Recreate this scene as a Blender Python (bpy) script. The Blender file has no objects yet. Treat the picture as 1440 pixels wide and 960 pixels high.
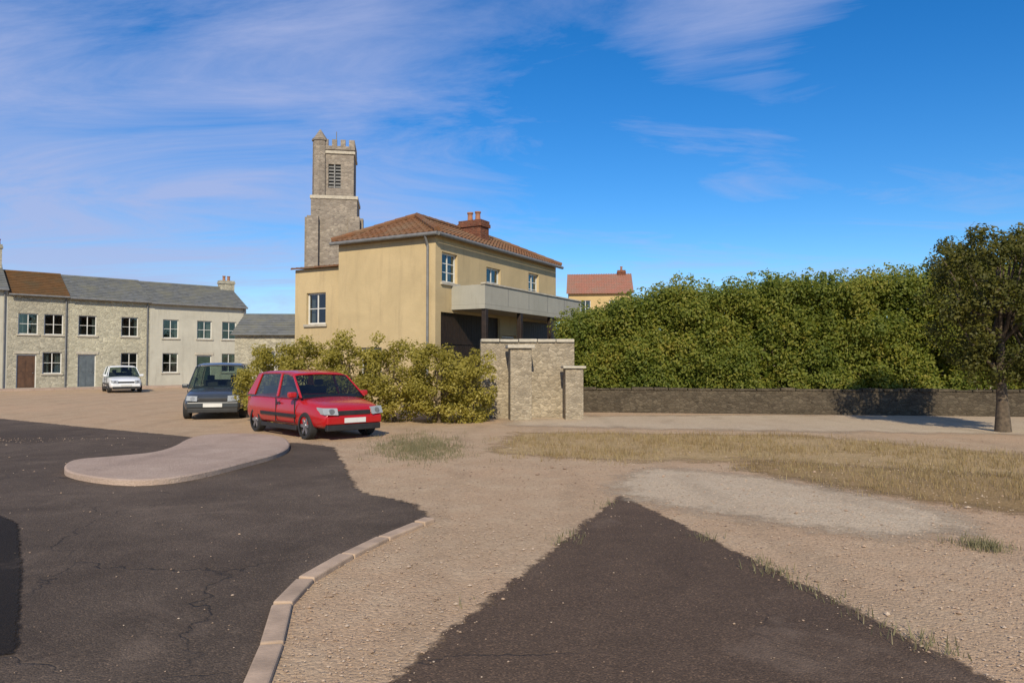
import bpy, bmesh, math, random
import numpy as np
from mathutils import Vector, Matrix, noise
random.seed(7); RNG=np.random.default_rng(11)
S=bpy.context.scene; COL=S.collection
R=math.radians
F=1000.0; HZ=510.0; H=1.6
def gp(px,py):                      # ground point under a place in the photograph
    y=H*F/(py-HZ); return ((px-720)/F*y, y)
def ax(px,y): return (px-720)/F*y
def zz(py,y): return H+(HZ-py)/F*y

# ------------------------------------------------------------------ materials
def newmat(name):
    m=bpy.data.materials.new(name); m.use_nodes=True
    nt=m.node_tree; return m,nt,nt.nodes['Principled BSDF']
def N(nt,t,**kw):
    n=nt.nodes.new(t)
    for k,v in kw.items():
        if k in n.inputs.keys() if hasattr(n.inputs,'keys') else False: n.inputs[k].default_value=v
        else: setattr(n,k,v)
    return n
def L(nt,a,b): nt.links.new(a,b)
def ramp(nt,fac,stops):
    r=nt.nodes.new('ShaderNodeValToRGB'); L(nt,fac,r.inputs[0]); e=r.color_ramp.elements
    while len(e)<len(stops): e.new(.5)
    for x,(p,c) in zip(e,stops): x.position=p; x.color=(*c,1) if len(c)==3 else c
    return r.outputs[0]
def noi(nt,co,scale,detail=4,rough=.55,dist=0):
    n=nt.nodes.new('ShaderNodeTexNoise'); n.inputs['Scale'].default_value=scale; n.inputs['Detail'].default_value=detail
    n.inputs['Roughness'].default_value=rough; n.inputs['Distortion'].default_value=dist
    if co is not None: L(nt,co,n.inputs['Vector'])
    return n.outputs['Fac']
def mixc(nt,fac,a,b,mode='MIX'):
    m=nt.nodes.new('ShaderNodeMix'); m.data_type='RGBA'; m.blend_type=mode
    for s,v in ((m.inputs[0],fac),(m.inputs[6],a),(m.inputs[7],b)):
        if isinstance(v,(int,float)): s.default_value=v
        elif isinstance(v,tuple): s.default_value=(*v,1)
        else: L(nt,v,s)
    return m.outputs[2]
def mth(nt,op,a,b=0.0,clamp=False):
    m=nt.nodes.new('ShaderNodeMath'); m.operation=op; m.use_clamp=clamp
    for s,v in ((m.inputs[0],a),(m.inputs[1],b)):
        if isinstance(v,(int,float)): s.default_value=v
        else: L(nt,v,s)
    return m.outputs[0]
def bump(nt,p,h,strength=.4,dist=.02):
    b=nt.nodes.new('ShaderNodeBump'); b.inputs['Strength'].default_value=strength; b.inputs['Distance'].default_value=dist
    L(nt,h,b.inputs['Height']); L(nt,b.outputs[0],p.inputs['Normal'])
def coords(nt,scale=None):
    t=nt.nodes.new('ShaderNodeTexCoord'); o=t.outputs['Object']
    if scale:
        mp=nt.nodes.new('ShaderNodeMapping'); mp.inputs['Scale'].default_value=scale; L(nt,o,mp.inputs[0]); o=mp.outputs[0]
    return o
def simple(name,c,rough=.6,metal=0,var=.25,scale=6,coat=0,bmp=0):
    m,nt,p=newmat(name); co=coords(nt); n=noi(nt,co,scale,5)
    a=tuple(x*(1-var) for x in c); b=tuple(min(1,x*(1+var)) for x in c)
    L(nt,ramp(nt,n,[(.3,a),(.7,b)]),p.inputs['Base Color'])
    p.inputs['Roughness'].default_value=rough; p.inputs['Metallic'].default_value=metal
    if coat: p.inputs['Coat Weight'].default_value=coat; p.inputs['Coat Roughness'].default_value=.06
    if bmp: bump(nt,p,noi(nt,co,scale*8,3),bmp,.01)
    return m
def ground_mat(name,c1,c2,c3,grain=.5):
    m,nt,p=newmat(name); co=coords(nt)
    big=noi(nt,co,.22,6,.6,.4); mid=noi(nt,co,1.7,6,.65); fine=noi(nt,co,55,3,.7)
    v=nt.nodes.new('ShaderNodeTexVoronoi'); v.inputs['Scale'].default_value=42; L(nt,co,v.inputs['Vector'])
    c=mixc(nt,ramp(nt,big,[(.36,(0,0,0)),(.64,(1,1,1))]),c1,c2)
    c=mixc(nt,ramp(nt,mid,[(.45,(0,0,0)),(.72,(.75,.75,.75))]),c,c3)
    wt=nt.nodes.new('ShaderNodeTexWave'); wt.inputs['Scale'].default_value=.19; wt.inputs['Distortion'].default_value=5; wt.inputs['Detail'].default_value=3; wt.inputs['Detail Scale'].default_value=.6; L(nt,co,wt.inputs['Vector'])
    trk=mth(nt,'MULTIPLY',ramp(nt,wt.outputs['Fac'],[(.80,(0,0,0)),(.97,(1,1,1))]),ramp(nt,noi(nt,co,.9,5,.7),[(.42,(0,0,0)),(.62,(1,1,1))]))
    c=mixc(nt,mth(nt,'MULTIPLY',trk,.35),c,tuple(x*.62 for x in c2))
    st=ramp(nt,v.outputs['Color'],[(.1,(.7,.7,.7)),(.9,(1.22,1.22,1.22))])
    c=mixc(nt,grain,c,st,'MULTIPLY')
    c=mixc(nt,.5,c,ramp(nt,fine,[(.3,(.72,.72,.72)),(.7,(1.22,1.22,1.22))]),'MULTIPLY')
    L(nt,c,p.inputs['Base Color']); p.inputs['Roughness'].default_value=.95; p.inputs['Specular IOR Level'].default_value=.15
    h=mth(nt,'ADD',mth(nt,'MULTIPLY',v.outputs['Distance'],-.5),mth(nt,'ADD',fine,mth(nt,'MULTIPLY',mid,1.5)))
    bump(nt,p,h,.55,.03); return m
def asphalt_mat(name,c1,c2):
    m,nt,p=newmat(name); co=coords(nt)
    big=noi(nt,co,.35,6,.6,.6); mid=noi(nt,co,2.6,5,.6); fine=noi(nt,co,70,2,.7)
    agg=nt.nodes.new('ShaderNodeTexVoronoi'); agg.inputs['Scale'].default_value=95; L(nt,co,agg.inputs['Vector'])
    c=mixc(nt,ramp(nt,big,[(.38,(0,0,0)),(.62,(1,1,1))]),c1,c2)
    c=mixc(nt,.55,c,ramp(nt,mid,[(.3,(.78,.77,.76)),(.7,(1.2,1.2,1.2))]),'MULTIPLY')
    c=mixc(nt,.8,c,ramp(nt,agg.outputs['Color'],[(.15,(.6,.6,.6)),(.75,(1.1,1.1,1.1)),(.95,(2.0,1.9,1.75))]),'MULTIPLY')
    # dust drifting over the surface
    d=noi(nt,co,.8,8,.7,.8); c=mixc(nt,ramp(nt,d,[(.56,(0,0,0)),(.8,(.5,.5,.5))]),c,(.27,.20,.145))
    # cracks sealed and open
    wv=nt.nodes.new('ShaderNodeTexVoronoi'); wv.feature='DISTANCE_TO_EDGE'; wv.inputs['Scale'].default_value=.42
    nd=nt.nodes.new('ShaderNodeTexNoise'); nd.inputs['Scale'].default_value=3.4; nd.inputs['Detail'].default_value=6; L(nt,co,nd.inputs['Vector'])
    ad=nt.nodes.new('ShaderNodeVectorMath'); ad.operation='MULTIPLY_ADD'; L(nt,nd.outputs['Color'],ad.inputs[0]); ad.inputs[1].default_value=(.5,.5,.5); L(nt,co,ad.inputs[2])
    L(nt,ad.outputs[0],wv.inputs['Vector'])
    cr=ramp(nt,wv.outputs['Distance'],[(0,(1,1,1)),(.007,(0,0,0))])
    msk=ramp(nt,noi(nt,co,.5,2),[(.46,(0,0,0)),(.56,(1,1,1))]); crm=mth(nt,'MULTIPLY',cr,msk)
    c=mixc(nt,mth(nt,'MULTIPLY',crm,.6),c,(.015,.014,.013))
    L(nt,c,p.inputs['Base Color']); p.inputs['Roughness'].default_value=.88; p.inputs['Specular IOR Level'].default_value=.25
    h=mth(nt,'SUBTRACT',mth(nt,'ADD',mth(nt,'MULTIPLY',agg.outputs['Distance'],-.6),mth(nt,'MULTIPLY',fine,.6)),mth(nt,'MULTIPLY',crm,2.))
    bump(nt,p,h,.5,.015); return m
def render_wall(name,c,stain,amount=.5):          # painted / limewashed render
    m,nt,p=newmat(name); co=coords(nt); cv=coords(nt,(2.5,2.5,.35))
    n1=noi(nt,co,.7,7,.65,.5); n2=noi(nt,cv,1.6,6,.6); f=noi(nt,co,30,4,.6)
    a=mixc(nt,ramp(nt,n1,[(.35,(0,0,0)),(.7,(1,1,1))]),tuple(x*.9 for x in c),tuple(min(1,x*1.08) for x in c))
    a=mixc(nt,mth(nt,'MULTIPLY',ramp(nt,n2,[(.52,(0,0,0)),(.78,(1,1,1))]),amount),a,stain)
    a=mixc(nt,.3,a,ramp(nt,f,[(.3,(.82,.82,.82)),(.7,(1.12,1.12,1.12))]),'MULTIPLY')
    L(nt,a,p.inputs['Base Color']); p.inputs['Roughness'].default_value=.92; p.inputs['Specular IOR Level'].default_value=.2
    bump(nt,p,mth(nt,'ADD',f,mth(nt,'MULTIPLY',n1,2)),.35,.02); return m
def stone_wall(name,c1,c2,mortar,scale=3.2):      # coursed rubble
    m,nt,p=newmat(name); co=coords(nt,(1,1,1.7))
    nd=nt.nodes.new('ShaderNodeTexNoise'); nd.inputs['Scale'].default_value=3; L(nt,co,nd.inputs['Vector'])
    ad=nt.nodes.new('ShaderNodeVectorMath'); ad.operation='MULTIPLY_ADD'; L(nt,nd.outputs['Color'],ad.inputs[0]); ad.inputs[1].default_value=(.16,.16,.16); L(nt,co,ad.inputs[2])
    v=nt.nodes.new('ShaderNodeTexVoronoi'); v.inputs['Scale'].default_value=scale; L(nt,ad.outputs[0],v.inputs['Vector'])
    e=nt.nodes.new('ShaderNodeTexVoronoi'); e.feature='DISTANCE_TO_EDGE'; e.inputs['Scale'].default_value=scale; L(nt,ad.outputs[0],e.inputs['Vector'])
    sep=nt.nodes.new('ShaderNodeSeparateColor'); L(nt,v.outputs['Color'],sep.inputs[0])
    c=mixc(nt,sep.outputs[0],c1,c2); c=mixc(nt,.7,c,ramp(nt,sep.outputs[1],[(0,(.72,.72,.72)),(1,(1.2,1.2,1.2))]),'MULTIPLY')
    c=mixc(nt,.5,c,ramp(nt,noi(nt,co,22,4),[(.3,(.7,.7,.7)),(.7,(1.2,1.2,1.2))]),'MULTIPLY')
    big=noi(nt,co,.5,6,.6); c=mixc(nt,.6,c,ramp(nt,big,[(.35,(.75,.75,.76)),(.65,(1.15,1.14,1.1))]),'MULTIPLY')
    ed=ramp(nt,e.outputs['Distance'],[(0,(1,1,1)),(.05,(0,0,0))]); c=mixc(nt,mth(nt,'MULTIPLY',ed,.7),c,mortar)
    L(nt,c,p.inputs['Base Color']); p.inputs['Roughness'].default_value=.95; p.inputs['Specular IOR Level'].default_value=.15
    bump(nt,p,ramp(nt,e.outputs['Distance'],[(0,(0,0,0)),(.12,(1,1,1))]),.6,.03); return m
def tile_mat(name,c1,c2,c3):
    m,nt,p=newmat(name); co=coords(nt); g=nt.nodes.new('ShaderNodeNewGeometry')
    v=nt.nodes.new('ShaderNodeTexVoronoi'); v.inputs['Scale'].default_value=4.2; L(nt,co,v.inputs['Vector'])
    sep=nt.nodes.new('ShaderNodeSeparateColor'); L(nt,v.outputs['Color'],sep.inputs[0])
    c=mixc(nt,sep.outputs[0],c1,c2); c=mixc(nt,ramp(nt,noi(nt,co,1.1,7,.65),[(.45,(0,0,0)),(.7,(1,1,1))]),c,c3)
    c=mixc(nt,.4,c,ramp(nt,noi(nt,co,26,4),[(.3,(.7,.7,.7)),(.7,(1.2,1.2,1.2))]),'MULTIPLY')
    L(nt,c,p.inputs['Base Color']); p.inputs['Roughness'].default_value=.85; p.inputs['Specular IOR Level'].default_value=.25
    bump(nt,p,noi(nt,co,30,4),.3,.01); return m
def leaf_mat(name,stops,trans=.35):
    m,nt,p=newmat(name); g=nt.nodes.new('ShaderNodeNewGeometry'); co=coords(nt)
    f=mth(nt,'ADD',mth(nt,'MULTIPLY',g.outputs['Random Per Island'],.5),mth(nt,'MULTIPLY',ramp(nt,noi(nt,co,.75,5,.65),[(.3,(0,0,0)),(.7,(1,1,1))]),.5))
    c=ramp(nt,f,stops); L(nt,c,p.inputs['Base Color']); p.inputs['Roughness'].default_value=.55; p.inputs['Specular IOR Level'].default_value=.3
    tr=nt.nodes.new('ShaderNodeBsdfTranslucent'); L(nt,mixc(nt,1.,c,(1.1,1.15,.6),'MULTIPLY'),tr.inputs[0])
    mx=nt.nodes.new('ShaderNodeMixShader'); mx.inputs[0].default_value=trans
    L(nt,p.outputs[0],mx.inputs[1]); L(nt,tr.outputs[0],mx.inputs[2]); L(nt,mx.outputs[0],nt.nodes['Material Output'].inputs[0]); return m
def paint_mat(name,c,rough=.27,dust=.05):
    m,nt,p=newmat(name); co=coords(nt); n=noi(nt,co,3,6,.6)
    L(nt,mixc(nt,mth(nt,'MULTIPLY',ramp(nt,n,[(.4,(0,0,0)),(.75,(1,1,1))]),dust),c,(.25,.2,.16)),p.inputs['Base Color'])
    p.inputs['Roughness'].default_value=rough; p.inputs['Coat Weight'].default_value=.6; p.inputs['Coat Roughness'].default_value=.08
    return m
M={}
M['dirt']=ground_mat('pale_dirt',(.49,.335,.208),(.43,.31,.195),(.525,.395,.258))
M['gravel']=ground_mat('pale_gravel',(.53,.42,.29),(.47,.36,.245),(.55,.45,.32),.6)
M['strawsoil']=ground_mat('straw_soil',(.40,.28,.135),(.45,.32,.17),(.33,.24,.115))
M['brownsoil']=ground_mat('brown_soil',(.30,.195,.085),(.34,.235,.115),(.26,.18,.09))
M['asphalt']=asphalt_mat('worn_asphalt',(.076,.055,.038),(.124,.092,.066))
M['wedge_ground']=asphalt_mat('dark_brown_ground',(.092,.061,.040),(.112,.075,.049))  # dark brown colour of the foreground wedge
M['shade_asphalt']=asphalt_mat('painted_shade_asphalt',(.016,.011,.007),(.023,.017,.011))  # near-black colour standing in for shade on the road
M['concrete']=ground_mat('pale_concrete',(.46,.345,.265),(.38,.285,.225),(.49,.38,.30),.3)
M['kerb']=simple('kerb_stone',(.40,.29,.20),.9,var=.25,scale=5,bmp=.3)
M['cream']=render_wall('cream_render',(.495,.385,.215),(.37,.285,.165),.75)
M['cream2']=render_wall('yellow_cream_render',(.50,.37,.18),(.40,.29,.16),.45)  # yellower cream, used on the distant house wall
M['grey1']=stone_wall('grey_rubble',(.34,.32,.25),(.45,.42,.325),(.42,.38,.29),6.0)
M['grey2']=render_wall('greyish_render',(.47,.45,.37),(.29,.27,.22),.6)
M['grey3']=stone_wall('pale_rubble',(.41,.385,.29),(.50,.47,.35),(.44,.41,.32),5.2)
M['tower']=stone_wall('tower_ashlar',(.235,.20,.165),(.31,.27,.22),(.27,.24,.2),3.6)
M['gstone']=stone_wall('garden_stone',(.30,.25,.18),(.40,.34,.25),(.38,.33,.25),7.5)
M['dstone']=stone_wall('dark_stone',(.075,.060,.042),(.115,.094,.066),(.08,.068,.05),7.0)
M['slate']=tile_mat('grey_slate',(.12,.125,.12),(.17,.175,.17),(.19,.185,.14))
M['btile']=tile_mat('brown_tile',(.12,.062,.022),(.16,.082,.03),(.11,.075,.035))
M['terra']=tile_mat('weathered_terracotta',(.20,.092,.042),(.155,.08,.042),(.19,.13,.08))
M['terra2']=tile_mat('faded_terracotta',(.38,.17,.12),(.32,.16,.11),(.30,.19,.14))
M['brick']=stone_wall('chimney_brick',(.15,.06,.04),(.20,.085,.05),(.2,.14,.1),6)
M['white']=render_wall('white_paint',(.37,.355,.295),(.27,.25,.2),.6)
M['frame']=simple('window_paint',(.62,.61,.56),.5,var=.1)
M['sill']=simple('sill_stone',(.42,.38,.30),.9,var=.2,bmp=.2)
M['glass']=simple('window_glass',(.045,.052,.055),.07,var=.4,scale=1.5)
M['dglass']=simple('car_glass',(.05,.07,.058),.05,var=.2,scale=1)
def see_glass(name,tint,base):
    m=bpy.data.materials.new(name); m.use_nodes=True; nt=m.node_tree; nt.nodes.remove(nt.nodes['Principled BSDF'])
    t=nt.nodes.new('ShaderNodeBsdfTransparent'); t.inputs[0].default_value=(*tint,1); gl=nt.nodes.new('ShaderNodeBsdfGlossy'); gl.inputs['Roughness'].default_value=.04; gl.inputs[0].default_value=(.9,.95,.95,1)
    co=coords(nt); b=nt.nodes.new('ShaderNodeBump'); b.inputs['Strength'].default_value=.06; b.inputs['Distance'].default_value=.05; L(nt,noi(nt,co,2.5,2),b.inputs['Height']); L(nt,b.outputs[0],gl.inputs['Normal'])
    lw=nt.nodes.new('ShaderNodeLayerWeight'); fac=mth(nt,'MULTIPLY',mth(nt,'POWER',lw.outputs['Facing'],4.0),.75)
    mx=nt.nodes.new('ShaderNodeMixShader'); L(nt,mth(nt,'ADD',fac,base,True),mx.inputs[0]); L(nt,t.outputs[0],mx.inputs[1]); L(nt,gl.outputs[0],mx.inputs[2]); L(nt,mx.outputs[0],nt.nodes['Material Output'].inputs[0]); return m
M['glass']=see_glass('window_glass',(.55,.6,.6),.08); M['dglass']=see_glass('car_glass',(.50,.58,.52),.05)
M['curtain']=simple('curtain_cloth',(.50,.47,.42),.95,var=.15); M['seat']=simple('seat_cloth',(.045,.045,.048),.95,var=.3)
M['greendoor']=simple('green_door',(.035,.06,.04),.5,var=.2); M['browndoor']=simple('brown_door',(.09,.045,.022),.5,var=.3)
M['wood']=simple('dark_stained_wood',(.022,.013,.008),.6,var=.4,scale=9,bmp=.2)
M['bluedoor']=simple('blue_grey_door',(.10,.12,.13),.5,var=.2)
M['metal']=simple('dull_metal',(.25,.25,.25),.45,.8,var=.2)
M['pot']=simple('clay_pot',(.30,.14,.08),.85,var=.25)
M['lead']=simple('grey_pipe',(.16,.16,.155),.6,var=.2)
M['bark']=simple('tree_bark',(.10,.075,.05),.95,var=.45,scale=14,bmp=.6)
M['twig']=simple('shrub_stem',(.11,.08,.045),.95,var=.4,scale=14,bmp=.4)
M['hedge']=leaf_mat('hedge_leaf',[(.15,(.10,.14,.022)),(.45,(.20,.235,.04)),(.7,(.29,.29,.05)),(.92,(.37,.31,.06))],.55)
M['hedge2']=leaf_mat('deep_green_leaf',[(.2,(.07,.095,.02)),(.55,(.115,.14,.028)),(.9,(.16,.17,.04))],.45)
M['tree']=leaf_mat('dark_tree_leaf',[(.2,(.055,.062,.011)),(.55,(.10,.10,.016)),(.9,(.155,.135,.024))],.42)
M['gold']=leaf_mat('golden_leaf',[(.2,(.24,.205,.03)),(.5,(.38,.325,.065)),(.9,(.58,.50,.15))],.55)
M['straw']=leaf_mat('straw_blade',[(.2,(.24,.165,.075)),(.6,(.36,.265,.13)),(.9,(.40,.33,.18))],.3)
M['weed']=leaf_mat('weed_blade',[(.2,(.15,.14,.075)),(.6,(.22,.20,.11)),(.9,(.30,.25,.15))],.3)
M['red']=paint_mat('red_car_paint',(.40,.006,.008))
M['darkpaint']=paint_mat('dark_blue_grey_paint',(.035,.042,.048))
M['silver']=paint_mat('white_paint_car',(.72,.74,.75))
M['black']=simple('black_plastic',(.018,.018,.018),.6,var=.3)
M['rubber']=simple('tyre_rubber',(.02,.02,.02),.85,var=.3)
M['rim']=simple('wheel_rim',(.42,.42,.43),.35,.9,var=.1)
M['lamp']=simple('headlamp_lens',(.30,.32,.33),.06,var=.1)
M['tail']=simple('tail_lamp_lens',(.35,.015,.012),.15,var=.1)
M['amber']=simple('indicator_lens',(.55,.2,.02),.15,var=.1)
M['plate']=simple('number_plate',(.62,.62,.58),.5,var=.05)
def pebble_mat():
    m,nt,p=newmat('pebble'); g=nt.nodes.new('ShaderNodeNewGeometry')
    L(nt,ramp(nt,g.outputs['Random Per Island'],[(.1,(.26,.18,.12)),(.5,(.42,.29,.19)),(.9,(.50,.39,.28))]),p.inputs['Base Color']); p.inputs['Roughness'].default_value=.9
    return m
M['pebble']=pebble_mat()

# ------------------------------------------------------------------ building blocks
def obj(name,verts,faces,mat,parent=None,smooth=False,bevel=0,kind=None):
    me=bpy.data.meshes.new(name); me.from_pydata([tuple(v) for v in verts],[],faces); me.materials.append(M[mat] if isinstance(mat,str) else mat); me.update()
    if smooth: me.polygons.foreach_set('use_smooth',[True]*len(me.polygons))
    o=bpy.data.objects.new(name,me); COL.objects.link(o)
    if parent: o.parent=parent
    if bevel:
        b=o.modifiers.new('bevel','BEVEL'); b.width=bevel; b.segments=2; b.limit_method='ANGLE'
    if kind: o['kind']=kind
    return o
def thing(name,label,cat,loc=(0,0,0),rot=0,group=None):
    o=bpy.data.objects.new(name,None); COL.objects.link(o); o.location=loc; o.rotation_euler=(0,0,rot); o.empty_display_size=.3
    o['label']=label; o['category']=cat
    if group:o['group']=group
    return o
def dup(root,loc,rot,label,scale=None):
    def cp(o,par):
        c=o.copy(); COL.objects.link(c)
        if par: c.parent=par
        for ch in o.children: cp(ch,c)
        return c
    r=cp(root,None); r.location=loc; r.rotation_euler=(0,0,rot); r['label']=label
    if scale: r.scale=scale
    return r
class MB:
    def __init__(s): s.v=[]; s.f=[]
    def add(s,v,f):
        k=len(s.v); s.v+= [tuple(p) for p in v]; s.f+=[tuple(i+k for i in q) for q in f]; return s
    def box(s,x0,x1,y0,y1,z0,z1):
        return s.add([(x0,y0,z0),(x1,y0,z0),(x1,y1,z0),(x0,y1,z0),(x0,y0,z1),(x1,y0,z1),(x1,y1,z1),(x0,y1,z1)],
            [(3,2,1,0),(4,5,6,7),(0,1,5,4),(1,2,6,5),(2,3,7,6),(3,0,4,7)])
    def cyl(s,p0,p1,r0,r1=None,n=12,caps=True):
        r1=r0 if r1 is None else r1; p0=Vector(p0); p1=Vector(p1); d=(p1-p0).normalized()
        a=d.orthogonal().normalized(); b=d.cross(a); v=[]
        for p,r in((p0,r0),(p1,r1)):
            for i in range(n): t=2*math.pi*i/n; v.append(p+a*math.cos(t)*r+b*math.sin(t)*r)
        f=[(i,(i+1)%n,n+(i+1)%n,n+i) for i in range(n)]
        if caps: f+=[tuple(range(n-1,-1,-1)),tuple(range(n,2*n))]
        return s.add(v,f)
    def tube(s,pts,rs,n=7):
        pts=[Vector(p) for p in pts]; v=[]
        for i,(p,r) in enumerate(zip(pts,rs)):
            d=(pts[min(i+1,len(pts)-1)]-pts[max(i-1,0)]).normalized(); a=d.cross(Vector((.31,.95,.12))).normalized(); b=d.cross(a)
            for j in range(n): t=2*math.pi*j/n; v.append(p+(a*math.cos(t)+b*math.sin(t))*r)
        f=[(i*n+j,i*n+(j+1)%n,(i+1)*n+(j+1)%n,(i+1)*n+j) for i in range(len(pts)-1) for j in range(n)]
        f.append(tuple(range((len(pts)-1)*n,len(pts)*n)))
        return s.add(v,f)
    def panel(s,o,u,W,Hh,ops,depth,n):     # wall sheet with real openings; o origin, u along, z up, n outward normal
        o=Vector(o);u=Vector(u).normalized();n=Vector(n).normalized();Z=Vector((0,0,1))
        xs=sorted({0,W,*[a for q in ops for a in(q[0],q[1])]}); zs=sorted({0,Hh,*[a for q in ops for a in(q[2],q[3])]})
        P=lambda x,z,d=0:o+u*x+Z*z-n*d
        for i in range(len(xs)-1):
            for j in range(len(zs)-1):
                cx=(xs[i]+xs[i+1])/2; cz=(zs[j]+zs[j+1])/2
                if any(q[0]<cx<q[1] and q[2]<cz<q[3] for q in ops): continue
                s.add([P(xs[i],zs[j]),P(xs[i+1],zs[j]),P(xs[i+1],zs[j+1]),P(xs[i],zs[j+1])],[(0,1,2,3)])
        for a,b,c,d in ops:
            q=[(a,c),(b,c),(b,d),(a,d)]
            for k in range(4):
                p0=q[k];p1=q[(k+1)%4]; s.add([P(*p0),P(*p1),P(*p1,depth),P(*p0,depth)],[(0,1,2,3)])
        return s
    def build(s,name,mat,parent=None,**k): return obj(name,s.v,s.f,mat,parent,**k)
def roof_slope(mb,a,b,c,d,courses=14,pitch=.22,amp=.03,lip=.03):
    """eave a->b, ridge d->c; overlapping courses of tiles, with a rolled profile when amp>0"""
    a,b,c,d=map(Vector,(a,b,c,d)); U=(b-a).normalized(); n=U.cross((d-a)).normalized()
    if n.z<0: n=-n
    W=n.cross(U).normalized()
    if W.dot(d-a)<0: W=-W
    Hs=(d-a).dot(W); ua0,ua1=0,(b-a).length; ud0,ud1=(d-a).dot(U),(c-a).dot(U)
    for k in range(courses):
        v0=Hs*k/courses; v1=Hs*(k+1)/courses
        lo=lambda v:ua0+(ud0-ua0)*v/Hs
        hi=lambda v:ua1+(ud1-ua1)*v/Hs
        step=pitch/4 if amp else pitch*4
        us=np.arange(min(lo(v0),lo(v1)),max(hi(v0),hi(v1))+step,step)
        vs=[];fs=[]; jit=random.uniform(-.006,.006)
        for u in us:
            w=amp*math.sin(2*math.pi*u/pitch) if amp else 0
            u0=min(max(u,lo(v0)),hi(v0)); u1=min(max(u,lo(v1)),hi(v1))
            vs+=[a+U*u0+W*(v0+jit),a+U*u0+W*(v0+jit)+n*(lip+.012+w),a+U*u1+W*(v1+.02)+n*(.012+w)]
        for i in range(len(us)-1):
            q=i*3; fs+=[(q,q+3,q+4,q+1),(q+1,q+4,q+5,q+2)]
        mb.add(vs,fs)
def window(parent,x0,x1,z0,z1,y,bars=(2,3),sill=True,lintel=None,facing=None,shut=False):
    """window in a wall facing -y at depth y (local)."""
    fr=MB(); t=.055
    fr.box(x0,x0+t,y,y+.06,z0,z1).box(x1-t,x1,y,y+.06,z0,z1).box(x0+t,x1-t,y,y+.06,z0,z0+t).box(x0+t,x1-t,y,y+.06,z1-t,z1)
    w=(x1-x0-2*t)/bars[0]; h=(z1-z0-2*t)/bars[1]
    for i in range(1,bars[0]): fr.box(x0+t+w*i-.022,x0+t+w*i+.022,y+.006,y+.05,z0+t,z1-t)
    for j in range(1,bars[1]): fr.box(x0+t,x1-t,y+.012,y+.045,z0+t+h*j-.014,z0+t+h*j+.014)
    f=fr.build('window','frame',parent)
    MB().box(x0+t,x1-t,y+.025,y+.033,z0+t,z1-t).build('pane','glass',f)
    if random.random()<.75:
        k=random.uniform(.18,.36)*(x1-x0)
        for a,b in ((x0+.02,x0+k),(x1-k,x1-.02)):
            cm=MB(); n=7; cm.add([(a+(b-a)*i/n,y+.16+.025*(i%2),z) for i in range(n+1) for z in(z0,z1)],[(2*i,2*i+2,2*i+3,2*i+1) for i in range(n)]); cm.build('curtain','curtain',f)
    if sill: MB().box(x0-.08,x1+.08,-.07,y-.003,z0-.09,z0-.003).build('sill','sill',f,bevel=.008)
    return f
def door(parent,x0,x1,z1,y,mat='bluedoor'):
    d=MB().box(x0+.06,x1-.06,y+.01,y+.06,.02,z1-.07)
    for a,b in((.2,.9),(1.05,z1-.3)): d.box(x0+.18,(x0+x1)/2-.05,y-.008,y+.0095,a,b).box((x0+x1)/2+.05,x1-.18,y-.008,y+.0095,a,b)
    o=d.build('door',mat,parent)
    MB().box(x0,x0+.057,y,y+.07,0,z1).box(x1-.057,x1,y,y+.07,0,z1).box(x0+.06,x1-.06,y,y+.07,z1-.067,z1).build('frame','frame',o)
    MB().cyl((x1-.16,y-.05,1.0),(x1-.16,y+.009,1.0),.028).build('handle','metal',o)
    return o
def chimney(parent,x,y,z0,z1,w,d,mat,pots=2):
    c=MB().box(x-w/2,x+w/2,y-d/2,y+d/2,z0,z1-.25).box(x-w/2-.05,x+w/2+.05,y-d/2-.05,y+d/2+.05,z1-.248,z1-.12).box(x-w/2-.02,x+w/2+.02,y-d/2-.02,y+d/2+.02,z1-.119,z1).build('chimney',mat,parent)
    for i in range(pots):
        px=x+(i-(pots-1)/2)*.34; MB().cyl((px,y,z1-.02),(px,y,z1+.34),.11,.09,12).cyl((px,y,z1+.3),(px,y,z1+.36),.12,.12,12).build('chimney_pot','pot',c)

# ------------------------------------------------------------------ foliage
def leaves(name,mat,C,Nn,size,parent=None,kind=None,aspect=.55):
    n=len(C); Nn=Nn/np.linalg.norm(Nn,axis=1,keepdims=True)
    r=RNG.normal(size=(n,3)); t=np.cross(Nn,r); t/=np.linalg.norm(t,axis=1,keepdims=True)+1e-9; b=np.cross(Nn,t)
    s=size[:,None]; V=np.empty((n,4,3)); V[:,0]=C-t*s; V[:,1]=C-b*s*aspect+Nn*s*.15; V[:,2]=C+t*s; V[:,3]=C+b*s*aspect+Nn*s*.15
    me=bpy.data.meshes.new(name); me.vertices.add(4*n); me.vertices.foreach_set('co',V.reshape(-1).astype(np.float32))
    me.loops.add(4*n); me.loops.foreach_set('vertex_index',np.arange(4*n,dtype=np.int32))
    me.polygons.add(n); me.polygons.foreach_set('loop_start',np.arange(0,4*n,4,dtype=np.int32)); me.polygons.foreach_set('loop_total',np.full(n,4,dtype=np.int32))
    me.materials.append(M[mat]); me.update(calc_edges=True)
    o=bpy.data.objects.new(name,me); COL.objects.link(o)
    if parent:o.parent=parent
    if kind:o['kind']=kind
    return o
def clump_leaves(centres,radii,per,size):
    C=[];Nn=[];Sz=[]
    for c,r in zip(centres,radii):
        k=max(6,int(per*r*r)); d=RNG.normal(size=(k,3)); d/=np.linalg.norm(d,axis=1,keepdims=True); rr=r*RNG.uniform(.45,1.08,size=(k,1))
        C.append(np.array(c)+d*rr*np.array([1,1,.85])); Nn.append(d*.8+RNG.normal(size=(k,3))*.55+np.array([-.05,-.45,.45])); Sz.append(RNG.uniform(.6,1.35,size=k)*size)
    return np.concatenate(C),np.concatenate(Nn),np.concatenate(Sz)
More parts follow.
